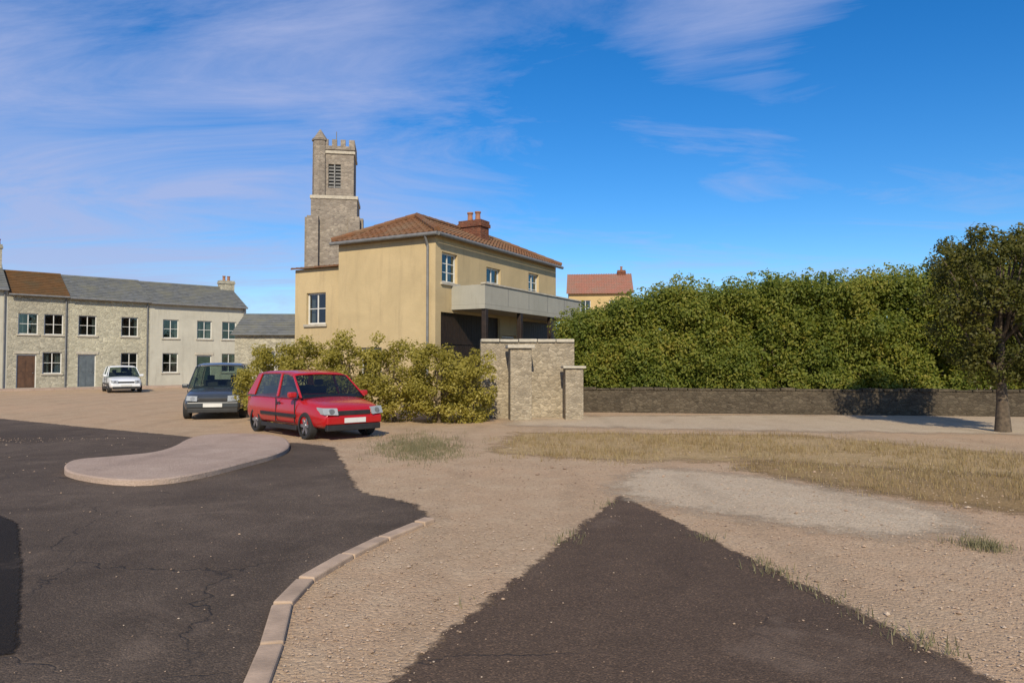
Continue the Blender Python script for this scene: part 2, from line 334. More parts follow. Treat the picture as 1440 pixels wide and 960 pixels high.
def tree(name,label,cat,loc,height,crown_r,mat,trunk_r=.16,base=.35,per=900,leaf=.07,nclump=90,group=None,squash=1.0,lean=0,mat_t='bark'):
    root=thing(name,label,cat,loc,0,group); mb=MB(); ch=height*(1-base); zc=height*base+ch*.5
    pts=[(0,0,-.1)]; x=y=0
    for i in range(1,7):
        x+=random.uniform(-.06,.06)+lean*.05; y+=random.uniform(-.06,.06); pts.append((x,y,height*.82*i/6))
    mb.tube(pts,[trunk_r*1.35]+[trunk_r*(1-.8*i/6) for i in range(1,7)],9)
    cs=[];rs=[]
    for i in range(nclump):
        while True:
            p=RNG.uniform(-1,1,3)
            q=np.linalg.norm(p)
            if .25<q<1: break
        p=p/q*(q**.45); lump=1+.32*noise.noise(Vector(p*1.7)+Vector((loc[0],loc[1],3)))
        c=np.array([p[0]*crown_r*lump,p[1]*crown_r*lump*squash,zc+p[2]*ch*.5*lump]); cs.append(c); rs.append(RNG.uniform(.14,.3)*crown_r)
    for c in cs[::6]:
        k=random.randint(2,5); s=Vector(pts[k]); e=Vector(c); m=(s+e)/2+Vector((0,0,-.15*crown_r))
        mb.tube([s,m,e],[trunk_r*.4,trunk_r*.25,trunk_r*.08],5)
    mb.build('trunk',mat_t,root,smooth=True)
    leaves('crown',mat,*clump_leaves(cs,rs,per,leaf),parent=root); return root
def blades(name,mat,pts,hmin,hmax,wid,kind='stuff',per=7,spread=.06):
    V=[];n=0
    for p in pts:
        for _ in range(per):
            a=random.uniform(0,6.283); bx=p[0]+random.gauss(0,spread); by=p[1]+random.gauss(0,spread); h=random.uniform(hmin,hmax); l=random.uniform(.1,.7)*h; w=wid*random.uniform(.6,1.3)
            ca,sa=math.cos(a),math.sin(a); q=random.uniform(0,6.283); dx,dy=math.cos(q)*l,math.sin(q)*l
            V+=[(bx-ca*w,by-sa*w,0),(bx+ca*w,by+sa*w,0),(bx+ca*w*.6+dx*.4,by+sa*w*.6+dy*.4,h*.6),(bx-ca*w*.6+dx*.4,by-sa*w*.6+dy*.4,h*.6),(bx+dx,by+dy,h)]; n+=1
    F_=[];
    for i in range(n): k=i*5; F_+=[(k,k+1,k+2,k+3),(k+3,k+2,k+4)]
    return obj(name,V,F_,mat,kind=kind)

# ------------------------------------------------------------------ setting: ground, roads
def smooth_loop(p,n=3):
    for _ in range(n):
        q=[]
        for a,b in zip(p,p[1:]+p[:1]): q+=[(a[0]*.75+b[0]*.25,a[1]*.75+b[1]*.25),(a[0]*.25+b[0]*.75,a[1]*.25+b[1]*.75)]
        p=q
    return p
def frayed(matname,amp,nscale,soft):      # copy of a ground material whose layer thins out raggedly at its edge
    key=matname+'_edge%.2f'%amp
    if key in M: return key
    m=M[matname].copy(); m.name=key; nt=m.node_tree; p=nt.nodes['Principled BSDF']; out=nt.nodes['Material Output']
    at=nt.nodes.new('ShaderNodeAttribute'); at.attribute_name='edge'; co=coords(nt)
    n=mth(nt,'SUBTRACT',noi(nt,co,nscale,8,.72),.5)
    f=mth(nt,'DIVIDE',mth(nt,'ADD',mth(nt,'ADD',at.outputs['Fac'],mth(nt,'MULTIPLY',n,amp*4)),soft/2),soft,True)
    t=nt.nodes.new('ShaderNodeBsdfTransparent'); mx=nt.nodes.new('ShaderNodeMixShader')
    L(nt,f,mx.inputs[0]); L(nt,t.outputs[0],mx.inputs[1]); L(nt,p.outputs[0],mx.inputs[2]); L(nt,mx.outputs[0],out.inputs[0]); M[key]=m; return key
def sheet(name,pts,z,mat,sp=.1,amp=.05,nscale=6,soft=.05):
    P=np.array([(p[0],p[1]) for p in pts],float); mg=amp*2.2+sp
    xs=np.arange(P[:,0].min()-mg,P[:,0].max()+mg+sp,sp); ys=np.arange(P[:,1].min()-mg,P[:,1].max()+mg+sp,sp)
    X,Y=np.meshgrid(xs,ys); D=np.full(X.shape,1e9); ins=np.zeros(X.shape,bool)
    for k in range(len(P)):
        a=P[k];b=P[(k+1)%len(P)]; d=b-a; t=np.clip(((X-a[0])*d[0]+(Y-a[1])*d[1])/max(d@d,1e-9),0,1)
        D=np.minimum(D,np.hypot(X-a[0]-t*d[0],Y-a[1]-t*d[1]))
        if abs(d[1])>1e-9: ins^=((a[1]>Y)!=(b[1]>Y))&(X<d[0]*(Y-a[1])/d[1]+a[0])
    D=np.where(ins,D,-D); keep=D>-mg; q=keep[:-1,:-1]|keep[1:,:-1]|keep[:-1,1:]|keep[1:,1:]
    idx=np.arange(X.size).reshape(X.shape); F_=np.stack([idx[:-1,:-1],idx[:-1,1:],idx[1:,1:],idx[1:,:-1]],-1)[q]
    u,inv=np.unique(F_,return_inverse=True); F_=inv.reshape(F_.shape)
    V=np.stack([X.ravel()[u],Y.ravel()[u],np.full(len(u),z)],1).astype(np.float32); n=len(F_)
    me=bpy.data.meshes.new(name); me.vertices.add(len(V)); me.vertices.foreach_set('co',V.reshape(-1)); me.loops.add(4*n); me.loops.foreach_set('vertex_index',F_.reshape(-1).astype(np.int32))
    me.polygons.add(n); me.polygons.foreach_set('loop_start',np.arange(0,4*n,4,dtype=np.int32)); me.polygons.foreach_set('loop_total',np.full(n,4,dtype=np.int32))
    at=me.attributes.new('edge','FLOAT','POINT'); at.data.foreach_set('value',D.ravel()[u].astype(np.float32)); me.update(calc_edges=True)
    me.materials.append(M[frayed(mat,amp,nscale,soft)]); o=bpy.data.objects.new(name,me); COL.objects.link(o); o['kind']='structure'; return o
g=MB(); g.add([(-2500,-2500,0),(2500,-2500,0),(2500,2500,0),(-2500,2500,0)],[(0,1,2,3)]); g.build('ground','dirt',kind='structure')
G=lambda *a:[gp(*p) for p in a]
road_edge=G((384,935),(386,905),(386,880),(400,850),(432,816),(490,782),(555,750),(606,731))
sheet('road',[(-1.1,-6),(-1.16,2.6)]+road_edge+G((585,708),(505,690),(486,655),(470,628),(420,622),(330,622),(262,613),(120,600),(0,588))+[(-30,21),(-30,-6)],.004,'asphalt',.12,.09,4,.07)
tip=gp(873,695); bl=gp(536,960); br=gp(1404,957)
def ext(p,y): t=(y-tip[1])/(p[1]-tip[1]); return (tip[0]+(p[0]-tip[0])*t,y)
sheet('dark_wedge',[tip,ext(bl,1.),ext(bl,-6),ext(br,-6),ext(br,1.)],.004,'wedge_ground',.07,.10,5,.06)  # wedge of dark brown surface narrowing away from the camera
isl=G((96,671),(150,681),(210,683),(275,675),(345,657),(402,641),(411,628),(396,616),(330,613),(272,617),(238,640),(160,648),(104,652),(92,661))
isl=smooth_loop(isl); ni=len(isl); icx=sum(p[0] for p in isl)/ni; icy=sum(p[1] for p in isl)/ni
obj('traffic_island',[(x,y,-.02) for x,y in isl]+[(x,y,.07) for x,y in isl]+[(icx+(x-icx)*.985,icy+(y-icy)*.985,.085) for x,y in isl],[(k,(k+1)%ni,ni+(k+1)%ni,ni+k) for k in range(2*ni) if k%ni!=ni-1 or True][:0]+[(k,(k+1)%ni,ni+(k+1)%ni,ni+k) for k in range(ni)]+[(ni+k,ni+(k+1)%ni,2*ni+(k+1)%ni,2*ni+k) for k in range(ni)]+[tuple(range(2*ni,3*ni))],'concrete',kind='structure')
sheet('painted_shade_patch',[(-6.2,8.2)]+G((30,735),(36,800),(32,915))+[(-4.2,3.6),(-7,3.6)],.008,'shade_asphalt',.06,.03,9,.03)  # shade at the far left of the road, painted as a dark sheet
sheet('verge',G((700,636),(730,608),(1120,612),(1440,640))+[(14,16),(14,11.5)]+G((1440,668),(1060,646),(900,648)),.005,'strawsoil',.15,.5,1.6,.5)
sheet('soil_strip',G((1050,660),(1060,648),(1440,670))+[(14,10.5),(14,7.8)]+G((1440,722),(1290,700),(1190,684)),.008,'brownsoil',.12,.4,2.0,.5)
sheet('gravel_path',smooth_loop(G((850,690),(900,655),(1020,664),(1190,688),(1300,712),(1380,740),(1280,760),(1120,740),(960,715))),.006,'gravel',.12,.35,2.2,.5)
sheet('track',G((720,598),(700,585),(1440,582))+[(40,22),(40,17)]+G((1440,610),(1100,606)),.003,'gravel',.25,.6,1.0,.8)
# island edge and kerb stones beside the road
def kerb_line(name,pts,w=.13,h=.07,seg=.55):
    mb=MB(); P=[Vector((*p,0)) for p in pts]; path=[P[0]]
    for a,b in zip(P,P[1:]):
        n=max(1,round((b-a).length/.2))
        for k in range(1,n+1): path.append(a.lerp(b,k/n))
    acc=0;i=0
    while i<len(path)-1:
        j=min(i+3,len(path)-1); a,b=path[i],path[j]; d=(b-a).normalized(); a=a+d*.012; b=b-d*.012; nrm=Vector((-d.y,d.x,0)); hh=h+random.uniform(-.008,.008)
        q=[a-nrm*w/2,b-nrm*w/2,b+nrm*w/2,a+nrm*w/2]; t=[p+Vector((0,0,hh)) for p in q]
        mb.add([p-Vector((0,0,.05)) for p in q]+t,[(4,5,6,7),(0,1,5,4),(1,2,6,5),(2,3,7,6),(3,0,4,7)]); i=j
    return mb.build(name,'kerb',kind='structure',bevel=.012)
kerb_line('kerb',[(-1.1,-5),(-1.16,2.6)]+road_edge,h=.035)
# pebbles and grit
def in_poly(x,y,poly):
    c=False;j=len(poly)-1
    for i in range(len(poly)):
        xi,yi=poly[i];xj,yj=poly[j]
        if (yi>y)!=(yj>y) and x<(xj-xi)*(y-yi)/(yj-yi)+xi: c=not c
        j=i
    return c
wedge_poly=[tip,ext(bl,1.),ext(br,1.)]; road_poly=[(-1.27,1)]+road_edge+G((585,708),(505,690),(486,655),(470,628),(262,613))+[(-12,13),(-12,1)]
V=[];Fc=[]
ico=[(0,0,1),(.9,0,.3),(.28,.85,.35),(-.72,.53,.28),(-.72,-.53,.32),(.28,-.85,.25),(0,0,-.4)]
icf=[(0,1,2),(0,2,3),(0,3,4),(0,4,5),(0,5,1),(6,2,1),(6,3,2),(6,4,3),(6,5,4),(6,1,5)]
cnt=0
while cnt<15000:
    y=2.2+13*random.random()**1.7; x=random.uniform(-.75,.8)*y
    dark=in_poly(x,y,wedge_poly) or in_poly(x,y,road_poly)
    if dark:
        de=min(abs((x-tip[0])*(e_[1]-tip[1])-(y-tip[1])*(e_[0]-tip[0]))/math.hypot(e_[0]-tip[0],e_[1]-tip[1]) for e_ in(bl,br))
        if random.random()>.02+.5*math.exp(-de/.07): continue
    s=.0035*math.exp(abs(random.gauss(0,.5)))*random.uniform(.8,1.2)*(1+y*.045); a=random.uniform(0,6.28); k=len(V); sx=random.uniform(.7,1.4)
    for p in ico:
        px,py=p[0]*sx,p[1]; V.append((x+s*(px*math.cos(a)-py*math.sin(a)),y+s*(px*math.sin(a)+py*math.cos(a)),.006+s*.7*(p[2]+random.uniform(-.1,.1))))
    Fc+=[tuple(i+k for i in f) for f in icf]; cnt+=1
obj('pebbles',V,Fc,'pebble',kind='stuff')
# straw grass
pts=[]
ver=G((690,640),(705,608),(1120,612),(1440,640))+[(14,16),(14,11.5)]+G((1440,668),(1060,646),(900,648)); soil=G((1050,660),(1060,648),(1440,670))+[(14,10.5),(14,7.8)]+G((1440,722),(1290,700),(1190,684))
while len(pts)<4300:
    x=random.uniform(0,14);y=random.uniform(7,17)
    d=noise.noise(Vector((x*.8,y*.8,2))); sx_,sy_=x,y; x+=random.gauss(0,.25); y+=random.gauss(0,.25); (x,y),(sx_,sy_)=(sx_,sy_),(x,y)
    if (in_poly(x,y,ver) or in_poly(x,y,soil)) and d>-.2+random.uniform(-.25,.35): pts.append((sx_,sy_))
blades('dry_grass','straw',pts,.03,.13,.004)
pts=[]
for _ in range(900):
    px=random.gauss(592,30);py=random.gauss(629,9); pts.append(gp(px,max(py,606)))
for _ in range(200):       # odd tufts along edges of the dark wedge
    t=random.random()**.7; e=random.choice((bl,br)); p=(tip[0]+(e[0]-tip[0])*t+random.gauss(0,.05),tip[1]+(e[1]-tip[1])*t)
    if noise.noise(Vector((p[0]*1.3,p[1]*1.3,4)))>.22: pts.append(p)
for _ in range(60): pts.append((gp(1376,766)[0]+random.gauss(0,.09),gp(1376,766)[1]+random.gauss(0,.1)))
blades('weeds','weed',pts,.025,.09,.004)

# ------------------------------------------------------------------ cream house (corner towards the camera)
cx,cy=-2.376,22.0; rot=math.atan2(-.479,.878)     # local +x runs along the bright face to the right, +y away
# local frame: origin at the near corner, x<0 along the bright face, y>0 along the right-hand face
ch=thing('cream_house','cream rendered house with brown tiled hipped roof, white balcony and brick chimney','house',(cx,cy,0),rot)
W,D,E=3.95,8.8,5.62
w=MB(); w.panel((-W,0,0),(1,0,0),W,E,[(-3.0+W,-2.1+W,.9,2.1)],.18,(0,-1,0))
RW=[(.35,1.25,4.15,5.1),(3.1,4.1,3.5,4.95),(6.3,7.2,4.15,5.1),(.3,4.05,.02,3.2),(4.2,5.3,.02,2.6),(5.45,8.5,.02,3.2)]
w.panel((0,0,0),(0,1,0),D,E,RW,.2,(1,0,0))
w.add([(-W,0,0),(-W,D,0),(-W,D,E),(-W,0,E)],[(0,3,2,1)]); w.add([(0,D,0),(-W,D,0),(-W,D,E),(0,D,E)],[(0,1,2,3)])
w.build('wall','cream',ch)
window(ch,-3.0,-2.1,.9,2.1,.1)
rr=MB(); o=.17; er=E+.02; rz=6.62
A=(-W-o,-o,er);B=(o,-o,er);C_=(o,D+o,er);D_=(-W-o,D+o,er);R1=(-W/2,1.7,rz);R2=(-W/2,D-1.9,rz)
roof_slope(rr,A,B,R1,R1,9);roof_slope(rr,B,C_,R2,R1,9);roof_slope(rr,C_,D_,R2,R2,9);roof_slope(rr,D_,A,R1,R2,9)
rr.add([(-W-o,-o,er-.03),(o,-o,er-.03),(o,D+o,er-.03),(-W-o,D+o,er-.03)],[(0,1,2,3)])
rf=rr.build('roof','terra',ch)
hp=MB()
for a,b in((A,R1),(B,R1),(C_,R2),(D_,R2),(R1,R2)):
    a=Vector(a)+Vector((0,0,.07));b=Vector(b)+Vector((0,0,.07)); n=int((b-a).length/.36)
    for k in range(n): hp.cyl(a.lerp(b,k/n),a.lerp(b,(k+1.08)/n),.10,.085,8)
hp.build('ridge_tiles','terra',rf,smooth=False)
chimney(rf,-1.5,4.7,5.9,6.95,.95,.6,'brick',2)
gt=MB().cyl((-W-o,-o-.06,er-.06),(o+.05,-o-.06,er-.06),.06).cyl((o+.06,-o,er-.06),(o+.06,D+o,er-.06),.06).build('gutter','lead',ch)
MB().cyl((-.25,-.07,.1),(-.25,-.07,er-.35),.04).cyl((-.25,-.07,er-.37),(-.25,-.22,er-.1),.04).build('downpipe','lead',ch)
def side_window(parent,y0,y1,z0,z1,bars=(2,2),sill=True):   # on the right-hand face
    f=window(parent,y0,y1,z0,z1,.1,bars,sill); f.rotation_euler=(0,0,R(90)); return f
for a,b,c,d in RW[:3]: side_window(ch,a,b,c,d,(2,3),c>3.5)
for (a,b,c,d) in (RW[3],RW[5]):
    g_=MB(); n=int((b-a)/.16)
    for k in range(n): g_.box(-.12,-.08,a+.01+(b-a-.02)/n*k,a+.0+(b-a-.02)/n*(k+1),c,d)
    go=g_.build('garage_door','wood',ch); MB().box(-.075,-.055,a+.1,b-.1,1.0,1.12).build('cross_rail','wood',go); MB().box(-.075,-.055,a+.1,b-.1,2.2,2.32).build('cross_rail','wood',go)
dd=door(ch,4.2,5.3,2.58,.1,'wood'); dd.rotation_euler=(0,0,R(90))
bs=MB().box(.003,1.25,.9,8.5,3.30,3.44).build('balcony','white',ch)
MB().box(1.15,1.253,.9,8.5,3.443,4.06).box(.003,1.148,.9,1.0,3.443,4.06).box(.003,1.148,8.4,8.5,3.443,4.06).build('parapet','white',bs)
MB().box(1.11,1.29,.86,8.54,4.063,4.12).build('coping','sill',bs,bevel=.01)
for y in (1.05,3.4,5.8,8.3): MB().box(1.08,1.24,y-.08,y+.08,0,3.297).build('balcony_post','wood',ch,bevel=.01)
MB().box(-3.4,-3.25,-.012,-.003,.5,.62).build('air_vent','lead',ch)
for yy in (2.4,3.9,5.4,6.9): MB().box(1.254,1.258,yy-.012,yy+.012,3.46,4.05).build('panel_joint','lead',bs)
# lower left wing
ww=MB(); wx0,wx1=-W-2.35,-W-.002; we=4.9
ww.panel((wx0,.35,0),(1,0,0),wx1-wx0,we,[(.55,1.45,2.95,4.05)],.18,(0,-1,0))
ww.add([(wx0,.35,0),(wx0,5,0),(wx0,5,we),(wx0,.35,we)],[(0,3,2,1)]); ww.add([(wx1,5,0),(wx0,5,0),(wx0,5,we),(wx1,5,we)],[(0,1,2,3)])
ww.build('side_wing','cream',ch)
wf=window(ch,wx0+.55,wx0+1.45,2.95,4.05,.45,(2,2),False); MB().box(wx0+.47,wx0+1.53,.28,.447,2.86,2.947).build('sill','sill',wf)
wr=MB(); roof_slope(wr,(wx0-.08,.2,we),(wx1,.2,we),(wx1,5.2,we+.75),(wx0-.08,5.2,we+.75),8); wr.build('wing_roof','terra',ch)

# ------------------------------------------------------------------ church tower
ty=60.0; tx=ax(471,ty)
tw=thing('church_tower','tall square grey-brown stone tower with a corner turret rising behind the cream house','tower',(tx,ty,0),R(9))
hw=1.55; zt=zz(216,ty); zm=zz(284,ty)
b=MB()
for (q,zb,ztop) in((hw+.3,0,zm),(hw,zm+.002,zt)):
    ops=[(q-.5,q+.5,ztop-zb-3.2,ztop-zb-1.2)] if ztop>zm+1 else []
    for (o_,u_,n_) in(((-q,-q,zb),(1,0,0),(0,-1,0)),((q,-q,zb),(0,1,0),(1,0,0)),((q,q,zb),(-1,0,0),(0,1,0)),((-q,q,zb),(0,-1,0),(-1,0,0))): b.panel(o_,u_,2*q,ztop-zb,ops,.3,n_)
    b.add([(-q,-q,ztop),(q,-q,ztop),(q,q,ztop),(-q,q,ztop)],[(0,1,2,3)])
b.build('tower_body','tower',tw)
MB().box(-hw-.38,hw+.38,-hw-.38,hw+.38,zm-.1,zm+.18).build('string_course','sill',tw,bevel=.03); MB().box(-hw-.12,hw+.12,-hw-.12,hw+.12,zt-.35,zt-.12).build('string_course','sill',tw,bevel=.03)
for k in range(4):
    l=MB()
    for i in range(7): l.add([(-.5,-hw+.08,zt-3.15+i*.28),(.5,-hw+.08,zt-3.15+i*.28),(.5,-hw+.27,zt-2.9+i*.28),(-.5,-hw+.27,zt-2.9+i*.28)],[(0,1,2,3)])
    l.box(-.05,.05,-hw+.02,-hw+.1,zt-3.2,zt-1.2); lo=l.build('louvre','lead',tw); lo.rotation_euler=(0,0,R(90*k))
pm=MB()
for k in range(4):
    Mx=Matrix.Rotation(R(90*k),4,'Z')
    for i in range(5):
        x0=-hw-.05+i*.69; t=MB().box(x0,min(x0+.40,hw+.05),-hw-.06,-hw+.22,zt+.303,zt+.85)
        if x0+.3<hw: pm.add([Mx@Vector(p) for p in t.v],t.f)
    t=MB().box(-hw-.08,hw-.26,-hw-.08,-hw+.24,zt+.002,zt+.3); pm.add([Mx@Vector(p) for p in t.v],t.f)
pm.build('parapet','tower',tw)
MB().cyl((-hw+.35,-hw+.25,zm-1),(-hw+.35,-hw+.25,zt+.7),.62,.60,8).cyl((-hw+.35,-hw+.25,zt+.701),(-hw+.35,-hw+.25,zt+.86),.68,.68,8).cyl((-hw+.35,-hw+.25,zt+.861),(-hw+.35,-hw+.25,zt+1.7),.61,.05,8).build('stair_turret','tower',tw)
for sx in(-1,1):
    for z0,z1,p in((0,6,.7),(6.002,zm-1.6,.45)): MB().box(sx*(hw+.1)-.45,sx*(hw+.1)+.45,-hw-.35-p,-hw-.352,z0,z1).box(min(sx*(hw+.352),sx*(hw+.35+p)),max(sx*(hw+.352),sx*(hw+.35+p)),-hw-.1,-hw+.8,z0,z1).build('buttress','tower',tw)
MB().cyl((0,0,zt),(0,0,zt+2.0),.035).build('flagpole','lead',tw)

# ------------------------------------------------------------------ terrace on the left
p0=Vector((-30.2,41.0)); p1=Vector((-19.3,51.0)); du=(p1-p0).normalized(); trot=math.atan2(du.y,du.x)
def terrace_house(s0,Wd,eave,rise,wallm,roofm,label,doorx,wins,chim=None,gable_r=False,doorm='bluedoor'):
    p=p0+du*s0; t=thing('terraced_house',label,'house',(p.x,p.y,0),trot,'terraced houses on the left side of the road'); Dp=5.6
    ops=[(a,a+1.0,zz0,zz0+hh) for a,zz0,hh in wins]; ops.append((doorx,doorx+1.0,.0,2.12))
    m=MB(); m.panel((0,0,0),(1,0,0),Wd-.006,eave,ops,.16,(0,-1,0)); g0=.0
    for x in(0,Wd-.006): m.add([(x,0,0),(x,Dp,0),(x,Dp,eave),(x,Dp/2,eave+rise),(x,0,eave)],[(0,1,2,3,4)])
    m.add([(0,Dp,0),(Wd-.006,Dp,0),(Wd-.006,Dp,eave),(0,Dp,eave)],[(0,1,2,3)]); m.build('wall',wallm,t)
    r=MB(); k=.28/(Dp/2)*rise
    roof_slope(r,(-.0,-.28,eave-k+.03),(Wd-.006,-.28,eave-k+.03),(Wd-.006,Dp/2,eave+rise+.03),(0,Dp/2,eave+rise+.03),13,amp=0)
    roof_slope(r,(Wd-.006,Dp+.28,eave-k+.03),(0,Dp+.28,eave-k+.03),(0,Dp/2,eave+rise+.03),(Wd-.006,Dp/2,eave+rise+.03),13,amp=0)
    r.cyl((0,Dp/2,eave+rise+.05),(Wd-.006,Dp/2,eave+rise+.05),.1,n=8)
    rf=r.build('roof',roofm,t)
    if chim: chimney(rf,chim[0],Dp/2,eave+rise-.6,eave+rise+chim[1],1.0,.6,chim[2],chim[3])
    for a,z0,hh in wins: window(t,a,a+1.0,z0,z0+hh,.09,(2,2))
    door(t,doorx,doorx+1.0,2.1,.09,doorm)
    MB().box(doorx-.12,doorx+1.12,-.04,-.003,2.13,2.3).build('lintel','sill',t,bevel=.01)
    MB().box(doorx-.1,doorx+1.1,-.35,-.005,.0,.12).build('doorstep','sill',t,bevel=.015)
    MB().cyl((0,-.31,eave-k+.0),(Wd-.006,-.31,eave-k+.0),.055).build('gutter','lead',t)
    MB().cyl((Wd-.18,-.07,.05),(Wd-.18,-.07,eave-.15),.04).cyl((Wd-.18,-.07,eave-.17),(Wd-.18,-.3,eave-k),.04).build('downpipe','lead',t)
    return t
terrace_house(-5.2,6.1,6.0,1.5,'grey2','slate','grey rendered terraced house with tall chimney, cut by the left picture edge',.6,[(2.4,.95,1.3),(4.5,.95,1.3),(2.4,3.4,1.3),(4.5,3.4,1.3),(.6,3.4,1.3)],(5.55,1.35,'grey1',3))
terrace_house(.9,3.1,5.75,1.45,'grey1','btile','narrow stone terraced house with dark brown tiled roof',.45,[(1.75,.95,1.3),(.5,3.3,1.25),(1.8,3.3,1.25)],None,False,'browndoor')
terrace_house(4.0,4.6,5.7,1.45,'grey3','slate','pale stone terraced house with grey slate roof behind the white car',.5,[(2.9,.95,1.3),(.5,3.3,1.25),(2.9,3.3,1.25)],None)
terrace_house(8.6,6.4,5.65,1.45,'grey2','slate','wide grey terraced house at the right end of the row, beside the outbuilding',3.0,[(.8,.95,1.3),(4.7,.95,1.3),(.8,3.25,1.25),(3.0,3.25,1.25),(4.7,3.25,1.25)],(6.0,.6,'grey1',2),False,'greendoor')
pm_=MB(); nrm=Vector((du.y,-du.x))
for k in range(22):
    a=p0+du*(-6+k*1.0); b=p0+du*(-6+k*1.0+.985); q=[a,b,b+nrm*1.75,a+nrm*1.75]; pm_.add([(p.x,p.y,0) for p in q]+[(p.x,p.y,.11+random.uniform(-.004,.004)) for p in q],[(7,6,5,4),(0,1,5,4),(1,2,6,5),(2,3,7,6),(3,0,4,7)])
pm_.build('pavement','concrete',kind='structure')
# outbuilding
oy=32.0; ob=thing('outbuilding','low outbuilding with dark slate roof between the terrace and the cream house','outbuilding',(ax(330,oy),oy,0),R(4))
m=MB(); m.panel((0,0,0),(1,0,0),3.4,2.9,[(1.0,1.8,1.2,2.1)],.15,(0,-1,0))
for x in(0,3.4): m.add([(x,0,0),(x,4,0),(x,4,2.9),(x,2,3.9),(x,0,2.9)],[(0,1,2,3,4)])
m.add([(0,4,0),(3.4,4,0),(3.4,4,2.9),(0,4,2.9)],[(0,1,2,3)]); m.build('wall','grey1',ob)
m=MB(); roof_slope(m,(-.15,-.2,2.83),(3.55,-.2,2.83),(3.55,2,3.93),(-.15,2,3.93),9,amp=0); roof_slope(m,(3.55,4.2,2.83),(-.15,4.2,2.83),(-.15,2,3.93),(3.55,2,3.93),9,amp=0); m.build('roof','slate',ob)
window(ob,1.0,1.8,1.2,2.1,.08)
# far house with red roof
fy=62.0; fh=thing('distant_house','distant house with faded red tiled roof between the cream house and the hedge','house',(ax(800,fy),fy,0),R(-6))
Wd,Dp,ev,ri=5.4,6,zz(411,fy),1.9
m=MB(); fo=[(1.0,1.9,ev-2.0,ev-.7),(3.5,4.4,ev-2.0,ev-.7),(1.0,1.9,1,2.4),(3.5,4.4,1,2.4)]; m.panel((0,0,0),(1,0,0),Wd,ev,fo,.15,(0,-1,0))
for x in(0,Wd): m.add([(x,0,0),(x,Dp,0),(x,Dp,ev),(x,Dp/2,ev+ri),(x,0,ev)],[(0,1,2,3,4)])
m.add([(0,Dp,0),(Wd,Dp,0),(Wd,Dp,ev),(0,Dp,ev)],[(0,1,2,3)]); m.build('wall','cream2',fh)
m=MB(); roof_slope(m,(-.2,-.3,ev-.15),(Wd+.2,-.3,ev-.15),(Wd+.2,Dp/2,ev+ri+.03),(-.2,Dp/2,ev+ri+.03),12); roof_slope(m,(Wd+.2,Dp+.3,ev-.15),(-.2,Dp+.3,ev-.15),(-.2,Dp/2,ev+ri+.03),(Wd+.2,Dp/2,ev+ri+.03),12)
fr_=m.build('roof','terra2',fh); chimney(fr_,4.7,Dp/2,ev+ri-.5,ev+ri+.35,.7,.6,'brick',1)
for a,b,c,d in fo: window(fh,a,b,c,d,.08,(2,2))

# ------------------------------------------------------------------ garden wall and gate piers in front of the house
gy=20.6; gw=thing('garden_wall','pale stone garden wall with flat coping running below the white balcony','wall',(ax(676,gy),gy,0),R(6))
def rough_wall(L_,h,t):
    mb=MB(); n=int(L_/.25)
    v=[];f=[]
    for i in range(n+1):
        x=L_*i/n
        for j in range(9):
            z=h*j/8; v.append((x,noise.noise(Vector((x*3,z*3,7)))*.025-.0,z))
    for i in range(n):
        for j in range(8): q=i*9+j; f.append((q,q+9,q+10,q+1))
    mb.add(v,f); mb.add([(0,t,0),(L_,t,0),(L_,t,h),(0,t,h)],[(1,0,3,2)])
    mb.add([(0,0,0),(0,t,0),(0,t,h),(0,0,h)],[(0,3,2,1)]); mb.add([(L_,0,0),(L_,t,0),(L_,t,h),(L_,0,h)],[(0,1,2,3)]); mb.add([(0,0,h),(L_,0,h),(L_,t,h),(0,t,h)],[(0,1,2,3)])
    return mb
rough_wall(2.75,2.2,.4).build('wall_body','gstone',gw)
cp=MB()
for k in range(5): cp.box(.01+k*.55,.54+k*.55,-.07,.47,2.203,2.29+random.uniform(-.008,.008))
cp.build('coping','sill',gw,bevel=.015)
pr=thing('gate_pier','square pale stone pier with capstone standing against the garden wall','pier',(ax(731,20.1),20.1,0),R(6))
MB().box(-.3,.3,-.3,.3,0,2.0).build('shaft','gstone',pr,bevel=.02); MB().box(-.38,.38,-.38,.38,2.002,2.1).build('capstone','sill',pr,bevel=.02)
pr2=dup(pr,(ax(806,20.3),20.3,0),R(3),'short pale stone pier at the left end of the hedge',(.85,.85,.72)); 
for o_ in(pr,pr2): o_['group']='stone piers by the garden wall'

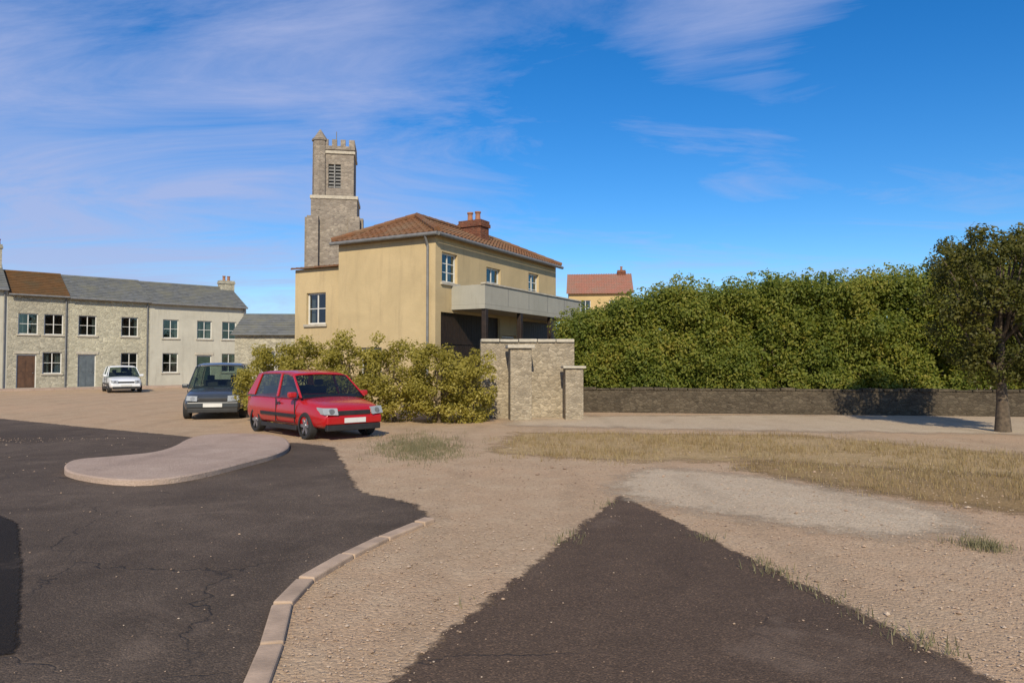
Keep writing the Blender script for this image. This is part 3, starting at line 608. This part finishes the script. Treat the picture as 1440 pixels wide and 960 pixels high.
# ------------------------------------------------------------------ hedge on the right with low wall
def hedge():
    h=thing('hedge','long tall olive green hedge running to the right from the stone piers','hedge',(0,0,0))
    cs=[];rs=[];x0,x1=ax(792,23.4),ax(1560,21.5)
    def top(x): t=(x-x0)/(x1-x0); return 3.05+.72*min(1,t/.22)+.95*t+.28*noise.noise(Vector((x*.45,1.3,0)))+.22*noise.noise(Vector((x*1.5,4.3,0)))
    n=0
    while n<1800:
        x=random.uniform(x0,x1); tp=top(x); yb=23.9-(x-x0)/(x1-x0)*2.2; u=random.random(); r=random.uniform(.14,.5)
        if u<.62: z=.55+(tp-.65)*random.random()**1.15; y=yb+.55*noise.noise(Vector((x*.75,z*.9,2)))+.3*noise.noise(Vector((x*1.9,z*1.9,6)))+.25*(z/tp)**3+random.uniform(0,.3)
        else: z=tp-abs(random.gauss(0,.22)); y=yb+random.uniform(.1,2.0)
        cs.append((x,y,z)); rs.append(r); n+=1
    # sprigs that break the top line
    for _ in range(260):
        x=random.uniform(x0,x1); cs.append((x,23.9-(x-x0)/(x1-x0)*2.2+random.uniform(.2,1.6),top(x)+random.uniform(.05,.45))); rs.append(random.uniform(.06,.2))
    C,Nn,Sz=clump_leaves(cs,rs,620,.052)
    # inner fill
    k=16000; xi=RNG.uniform(x0,x1,k); zi=RNG.uniform(.16,1,k); Ci=np.stack([xi,23.9-(xi-x0)/(x1-x0)*2.2+RNG.uniform(.6,2.0,k),np.array([top(x) for x in xi])*(zi**.8)-.3],1)
    C=np.concatenate([C,Ci]); Nn=np.concatenate([Nn,RNG.normal(size=(k,3))+np.array([0,-1.2,.3])]); Sz=np.concatenate([Sz,RNG.uniform(.12,.22,k)])
    leaves('foliage','hedge',C,Nn,Sz,h)
    st=MB()
    x=x0+.2
    while x<x1:
        y=23.9-(x-x0)/(x1-x0)*2.2+.8; st.tube([(x,y,-.1),(x+random.uniform(-.2,.2),y,1.2),(x+random.uniform(-.4,.4),y+random.uniform(-.2,.2),2.8)],[.07,.05,.02],6); x+=random.uniform(.35,.7)
    st.build('stems','twig',h); return h
hedge()
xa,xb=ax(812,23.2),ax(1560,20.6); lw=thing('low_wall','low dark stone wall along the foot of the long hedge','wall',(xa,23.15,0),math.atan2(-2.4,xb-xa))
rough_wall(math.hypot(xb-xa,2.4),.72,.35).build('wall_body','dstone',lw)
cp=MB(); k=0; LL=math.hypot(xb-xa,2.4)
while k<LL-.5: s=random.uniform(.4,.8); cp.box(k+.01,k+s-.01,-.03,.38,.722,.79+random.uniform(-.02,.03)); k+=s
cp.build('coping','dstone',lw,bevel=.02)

# ------------------------------------------------------------------ trees on the right
tree('broadleaf_tree','large dark tree with bare lower trunk at the right end of the hedge','tree',(ax(1408,16.6),16.6,0),5.0,1.3,'tree',.14,.2,1700,.042,190,group='trees at the right end of the hedge')
tree('broadleaf_tree','bushy brownish green tree left of the bare-trunked tree','tree',(ax(1356,23.0),23.0,0),5.75,1.25,'tree',.13,.22,1500,.052,100,group='trees at the right end of the hedge',squash=1.1)
tree('broadleaf_tree','green tree behind the bare-trunked tree at the right picture edge','tree',(ax(1458,22.6),22.6,0),5.95,1.5,'hedge2',.14,.22,1300,.055,110,group='trees at the right end of the hedge')
# ------------------------------------------------------------------ golden shrubs behind the red car
sh=[(384,19.2,2.0,.85,'leftmost golden green shrub, behind the back of the red car'),(428,19.6,2.2,.95,'golden green shrub behind the roof of the red car'),(492,19.3,2.2,.92,'golden green shrub behind the bonnet of the red car'),(556,19.4,2.2,.95,'golden green shrub just right of the red car'),(618,19.0,2.15,.9,'olive shrub between the golden shrubs and the garden wall'),(664,19.3,1.95,.72,'rightmost small olive shrub against the garden wall')]
for px,y,hh,r,lb in sh:
    tree('shrub',lb,'shrub',(ax(px,y),y,0),hh,r,'gold',.05,.0,2300,.038,105,group='golden shrubs in front of the cream house',mat_t='twig')
# ------------------------------------------------------------------ cars
def make_car(name,label,loc,rot,paint,Lc=3.75,Wc=1.6,Hc=1.42):
    root=thing(name,label,'car',loc,rot); hl=Lc/2; hw=Wc/2     # front is +x
    belt=.86; sill=.24; wr=.285; fx=hl-.68; rx=-hl+.62
    # lower body: stations (x, half width at belt, top z, bottom z)
    st=[(-hl,.86,.74,.36),(-hl+.05,.93,.84,.27),(-hl+.25,.98,.885,.24),(-hl+.7,1,.90,.22),(-.6,1,.89,.22),(.0,1,.88,.22),(.5,1,.88,.22),(hl-1.15,.99,.87,.22),(hl-.75,.97,.835,.22),(hl-.35,.94,.775,.22),(hl-.10,.89,.70,.24),(hl-.02,.82,.62,.30),(hl,.78,.56,.36)]
    v=[];f=[]; K=11
    for x,wf_,zt_,zb in st:
        w_=hw*wf_
        prof=[(-.84,0),(-.96,.10),(-1.0,.38),(-.985,.66),(-.93,.90),(-.80,1.0),(0,1.035),(.80,1.0),(.93,.90),(.985,.66),(1.0,.38),(.96,.10),(.84,0)]
        for a,b_ in prof: v.append((x,a*w_,zb+(zt_-zb)*b_))
    P=13
    for i in range(len(st)-1):
        for j in range(P): f.append((i*P+j,(i+1)*P+j,(i+1)*P+(j+1)%P,i*P+(j+1)%P))
    f.append(tuple(range(P))[::-1]); f.append(tuple((len(st)-1)*P+j for j in range(P)))
    f=[q[::-1] for q in f]
    body=obj('body',v,f,paint,root,smooth=True); ss=body.modifiers.new('s','SUBSURF'); ss.levels=2; ss.render_levels=2
    cut=MB()
    for x in(fx,rx):
        for s in(-1,1): cut.cyl((x,s*(hw+.1),wr),(x,s*(hw-.24),wr),wr+.055,n=28)
    co=cut.build('cutter','black'); bo=body.modifiers.new('b','BOOLEAN'); bo.object=co; bo.solver='EXACT'
    dg=bpy.context.evaluated_depsgraph_get(); me=bpy.data.meshes.new_from_object(body.evaluated_get(dg)); body.modifiers.clear(); body.data=me
    me.materials.clear(); me.materials.append(M[paint]); me.materials.append(M['black']); bpy.data.objects.remove(co)
    for pg in me.polygons:
        pg.material_index=0; c_=pg.center
        for x in(fx,rx):
            if math.hypot(c_.x-x,c_.z-wr)<wr+.06 and abs(c_.y)<hw*.99 and (abs(c_.y)<hw-.22 or abs(pg.normal.y)<.3) and abs(c_.y)>hw-.26: pg.material_index=1; pg.use_smooth=False
    # cabin
    A0=[(-hl+.16,.84),(-hl+.42,.84+(Hc-.84)*.93),(-hl+.75,Hc),(.05,Hc),(.42,Hc-.06),(1.02 if Lc<4 else 1.05,.85)]
    def cab(inset,zs):
        out=[]
        return out
    ins=.16
    def wid(z): return hw*(.955-.19*max(0,(z-.84)/(Hc-.84)))
    gl=MB(); pl=[(x,z) for x,z in A0]
    lv=[];n=len(pl)
    for s in(-1,1): lv+=[(x,s*wid(z)*.985,z-.012) for x,z in pl]
    fs=[tuple(range(n)),tuple(range(2*n-1,n-1,-1))]+[(i+1,i,n+i,n+i+1) for i in range(n-1)]
    g_=gl.add(lv,fs).build('windows','dglass',root)
    for yy in(-.34,.34):
        st_=MB(); st_.box(-.42,-.30,yy-.21,yy+.21,.55,1.06).box(-.36,-.29,yy-.11,yy+.11,1.07,1.22).build('front_seat','seat',root,bevel=.04)
    MB().box(-hl+.68,-hl+.82,-hw*.78,hw*.78,.55,1.06).build('rear_seat','seat',root,bevel=.04)
    MB().box(.52,.86,-hw*.8,hw*.8,.80,.905).build('dashboard','black',root,bevel=.03)
    MB().tube([(.40+.06*math.sin(t),-.34*-1+.17*math.cos(t),.92+.17*math.sin(t)) for t in [2*math.pi*k/16 for k in range(17)]],[.014]*17,5).build('steering_wheel','black',root)
    # roof, pillars
    rp=MB(); th=.03
    def strip(p,q,wp,side_out=.012):   # bar on both sides between profile points
        pass
    rv=[];sec=[]
    prof=[(-hl+.40,Hc-.05),(-hl+.55,Hc-.008),(-hl+.8,Hc+.012),(-.2,Hc+.02),(.1,Hc+.008),(.30,Hc-.03),(.40,Hc-.052)]
    for x,z in prof:
        w_=wid(z)
        for a,dz in((-1.01,-.055),(-.98,-.012),(-.8,.012),(0,.03),(.8,.012),(.98,-.012),(1.01,-.055)): sec.append((x,a*w_,z+dz))
    fs=[(i*7+j,(i+1)*7+j,(i+1)*7+j+1,i*7+j+1) for i in range(len(prof)-1) for j in range(6)]
    ro=obj('roof',sec,fs,paint,root,smooth=True); so=ro.modifiers.new('s','SOLIDIFY'); so.thickness=.03
    zp=.86
    for x0,z0,x1,z1,w0,w1 in ((1.0 if Lc<4 else 1.03,zp,.40,Hc-.07,.035,.03),(-.12,zp,-.18,Hc-.03,.035,.03),(-hl+.36,zp,-hl+.58,Hc-.05,.19,.09)):
        for s in(-1,1):
            y0,y1=s*wid(z0),s*wid(z1); t=.022*s
            obj('pillar',[(x0-w0,y0-t,z0),(x0+w0,y0-t,z0),(x1+w1,y1-t,z1),(x1-w1,y1-t,z1),(x0-w0,y0+t*.6,z0),(x0+w0,y0+t*.6,z0),(x1+w1,y1+t*.6,z1),(x1-w1,y1+t*.6,z1)],[(0,1,2,3),(7,6,5,4),(0,4,5,1),(1,5,6,2),(2,6,7,3),(3,7,4,0)],paint,root,bevel=.008)
    # wheels
    for x in(fx,rx):
        for s in(-1,1):
            wh=MB(); yo=s*(hw-.015); yi=s*(hw-.20)
            R_=[(yi,wr*.72),(yi,wr*.94),(yi+s*.03,wr),(yo-s*.03,wr),(yo,wr*.93),(yo,wr*.70)]
            nn=28; vv=[]
            for yy,r in R_:
                for k in range(nn): t=2*math.pi*k/nn; vv.append((x+r*math.cos(t),yy,wr+r*math.sin(t)))
            ff=[(i*nn+k,i*nn+(k+1)%nn,(i+1)*nn+(k+1)%nn,(i+1)*nn+k) for i in range(5) for k in range(nn)]
            ty_=obj('wheel',vv,ff,'rubber',root,smooth=False)
            rm=MB(); rm.cyl((x,yo-s*.09,wr),(x,yo-s*.08,wr),wr*.71,n=24)
            for k in range(6):
                t=2*math.pi*k/6; dx,dz=math.cos(t),math.sin(t); px_,pz_=-dz,dx
                q=[(x+dx*r+px_*w_,yo-s*.02 if lvl else yo-s*.078,wr+dz*r+pz_*w_) for lvl in(0,1) for r,w_ in((.04,-.035),(wr*.7,-.03),(wr*.7,.03),(.04,.035))]
                rm.add(q,[(0,1,2,3),(4,5,6,7),(0,1,5,4),(2,3,7,6),(1,2,6,5)])
            rm.cyl((x,yo-s*.08,wr),(x,yo-s*.005,wr),.055,n=12); rm.build('rim','rim',ty_)
    # details
    for s in(-1,1):
        hb=MB(); y0,y1=.40,.69
        hb.add([(hl-.16,s*y0,.53),(hl-.20,s*(y1+.02),.545),(hl-.30,s*(y1+.02),.685),(hl-.22,s*y0,.675),(hl+0.067,s*y0,.525),(hl+0.000,s*y1,.54),(hl-0.070,s*y1,.675),(hl+0.010,s*y0,.665)],[(4,5,6,7) if s<0 else (7,6,5,4),(0,1,5,4),(1,2,6,5),(2,3,7,6),(3,0,4,7)]); hd=hb.build('headlight','lamp',root,bevel=.008)
        MB().cyl((hl-.05,s*.53,.60),(hl+.034,s*.53,.60),.055,n=14).build('lamp_reflector','rim',hd)
        MB().box(-hl-.012,-hl+.1,min(s*.5,s*.70),max(s*.5,s*.70),.58,.80).build('tail_light','tail',root,bevel=.02)
        MB().box(.72,.86,min(s*(hw-.03),s*(hw+.14)),max(s*(hw-.03),s*(hw+.14)),.86,.98).build('mirror',paint,root,bevel=.03)
        dl=MB().box(-.125,-.117,min(s*(hw-.02),s*(hw+.003)),max(s*(hw-.02),s*(hw+.003)),.32,.84).box(.78,.788,min(s*(hw-.02),s*(hw+.003)),max(s*(hw-.02),s*(hw+.003)),.34,.80).box(-.125,.788,min(s*(hw-.03),s*(hw+.001)),max(s*(hw-.03),s*(hw+.001)),.31,.318).build('door_seam','black',root)
        MB().box(-.08,.10,min(s*(hw-.01),s*(hw+.022)),max(s*(hw-.01),s*(hw+.022)),.715,.745).build('door_handle','black',root,bevel=.006)
        MB().box(rx+wr+.08,fx-wr-.08,min(s*(hw-.02),s*(hw+.018)),max(s*(hw-.02),s*(hw+.018)),.44,.51).build('side_strip','black',root,bevel=.006)
        MB().box(rx+wr+.07,fx-wr-.07,min(s*(hw-.06),s*(hw-.005)),max(s*(hw-.06),s*(hw-.005)),.17,.26).build('sill_trim','black',root,bevel=.01)
    MB().box(hl-.09,hl+.035,-hw*.80,hw*.80,.33,.50).build('front_bumper',paint,root,bevel=.03); MB().box(hl-.09,hl+.02,-hw*.78,hw*.78,.20,.327).build('lower_intake','black',root,bevel=.02)
    MB().box(hl-.06,hl+.012,-.38,.38,.515,.61).build('grille','black',root,bevel=.01)
    MB().box(-hl-.05,-hl+.09,-hw*.85,hw*.85,.30,.50).build('rear_bumper','black',root,bevel=.03)
    MB().box(hl+.036,hl+.046,-.25,.25,.36,.46).build('number_plate','plate',root); MB().box(-hl-.062,-hl-.052,-.25,.25,.34,.44).build('number_plate','plate',root)
    return root
cyy=16.3
make_car('small_car','small red hatchback parked in front of the golden shrubs',(ax(439,cyy),cyy,0.0),R(-47),'red',3.75,1.62,1.39)
make_car('estate_car','dark blue-grey car parked half behind the red car',(ax(312,22.0),22.0,0),R(-74),'darkpaint',4.1,1.70,1.56)
make_car('saloon_car','white car parked in front of the pale stone terraced house',(ax(172,39.5),39.5,0),R(-55),'silver',3.9,1.65,1.42)

# ------------------------------------------------------------------ sky, sun, camera
az=R(-162); el=R(34)      # direction to the sun measured from +y, clockwise
sd=Vector((.0,-1,0)).normalized()*math.cos(el)+Vector((0,0,math.sin(el)))
wd=bpy.data.worlds.new("World"); S.world=wd; wd.use_nodes=True; nt=wd.node_tree
sk=nt.nodes.new('ShaderNodeTexSky'); sk.sky_type='NISHITA'; sk.sun_disc=False; sk.sun_elevation=el; sk.sun_rotation=math.atan2(sd.x,sd.y)
sk.air_density=1.1; sk.dust_density=.1; sk.ozone_density=4.0; sk.altitude=200
hs=nt.nodes.new('ShaderNodeHueSaturation'); hs.inputs['Saturation'].default_value=1.35; hs.inputs['Value'].default_value=1.0; L(nt,sk.outputs[0],hs.inputs['Color']); hsc=mixc(nt,1.,hs.outputs[0],(.90,1.06,1.24),'MULTIPLY')
tc=nt.nodes.new('ShaderNodeTexCoord'); sx=nt.nodes.new('ShaderNodeSeparateXYZ'); L(nt,tc.outputs['Generated'],sx.inputs[0])
# clouds on a flat layer overhead
zc=mth(nt,'MAXIMUM',sx.outputs['Z'],.03); cb=nt.nodes.new('ShaderNodeCombineXYZ'); den=mth(nt,'ADD',zc,.12)
L(nt,mth(nt,'DIVIDE',sx.outputs['X'],den),cb.inputs[0]); L(nt,mth(nt,'DIVIDE',sx.outputs['Y'],den),cb.inputs[1])
mp=nt.nodes.new('ShaderNodeMapping'); mp.inputs['Rotation'].default_value=(0,0,R(28)); mp.inputs['Scale'].default_value=(.55,1.25,1); mp.inputs['Location'].default_value=(2.3,.6,0); L(nt,cb.outputs[0],mp.inputs[0])
n1=noi(nt,mp.outputs[0],1.3,12,.66,1.3); n2=noi(nt,mp.outputs[0],.5,4,.5,.4)
left=mth(nt,'MULTIPLY',mth(nt,'DIVIDE',sx.outputs['X'],den),-.11)
def lobe(px,py,w_,amt):          # a bank of cloud (or a clear gap) in one direction of the sky
    v=Vector(((px-720)/F,1,(HZ-py)/F)).normalized(); d=nt.nodes.new('ShaderNodeVectorMath'); d.operation='DOT_PRODUCT'; L(nt,tc.outputs['Generated'],d.inputs[0]); d.inputs[1].default_value=v
    return mth(nt,'MULTIPLY',mth(nt,'MAXIMUM',mth(nt,'SUBTRACT',1,mth(nt,'DIVIDE',mth(nt,'SUBTRACT',1,d.outputs['Value']),w_)),0),amt)
cl=mth(nt,'ADD',mth(nt,'ADD',mth(nt,'MULTIPLY',n1,1.5),mth(nt,'MULTIPLY',n2,.6)),left)
for q in ((780,150,.035,-.34),(1080,205,.012,-.2),(1200,120,.02,-.2),(1030,110,.016,.36),(1060,10,.012,.06),(600,10,.04,.04),(120,190,.03,.12),(200,70,.012,-.14),(620,255,.02,.16),(1250,275,.03,.10)): cl=mth(nt,'ADD',cl,lobe(*q))
cf=ramp(nt,mth(nt,'DIVIDE',mth(nt,'SUBTRACT',cl,.86),.62,True),[(0,(0,0,0)),(1,(.8,.8,.8))])
col=mixc(nt,cf,hsc,(3.9,4.5,7.0))
L(nt,col,nt.nodes['Background'].inputs[0]); nt.nodes['Background'].inputs[1].default_value=.11
ld=bpy.data.lights.new('sun','SUN'); ld.energy=4.8; ld.angle=R(.5); ld.color=(1,.88,.68); lo=bpy.data.objects.new('sun',ld); COL.objects.link(lo)
lo.rotation_euler=sd.to_track_quat('Z','Y').to_euler(); lo.location=(-10,-20,30)
cd=bpy.data.cameras.new('camera'); cd.lens=25; cd.sensor_width=36; cd.clip_end=6000; cam=bpy.data.objects.new('camera',cd); COL.objects.link(cam)
cam.location=(0,0,H); cam.rotation_euler=(R(90)+math.atan(30/F),0,0); S.camera=cam
S.view_settings.view_transform='Standard'; S.view_settings.look='None'; S.view_settings.gamma=1; S.view_settings.use_curve_mapping=False; S.view_settings.exposure=0.0
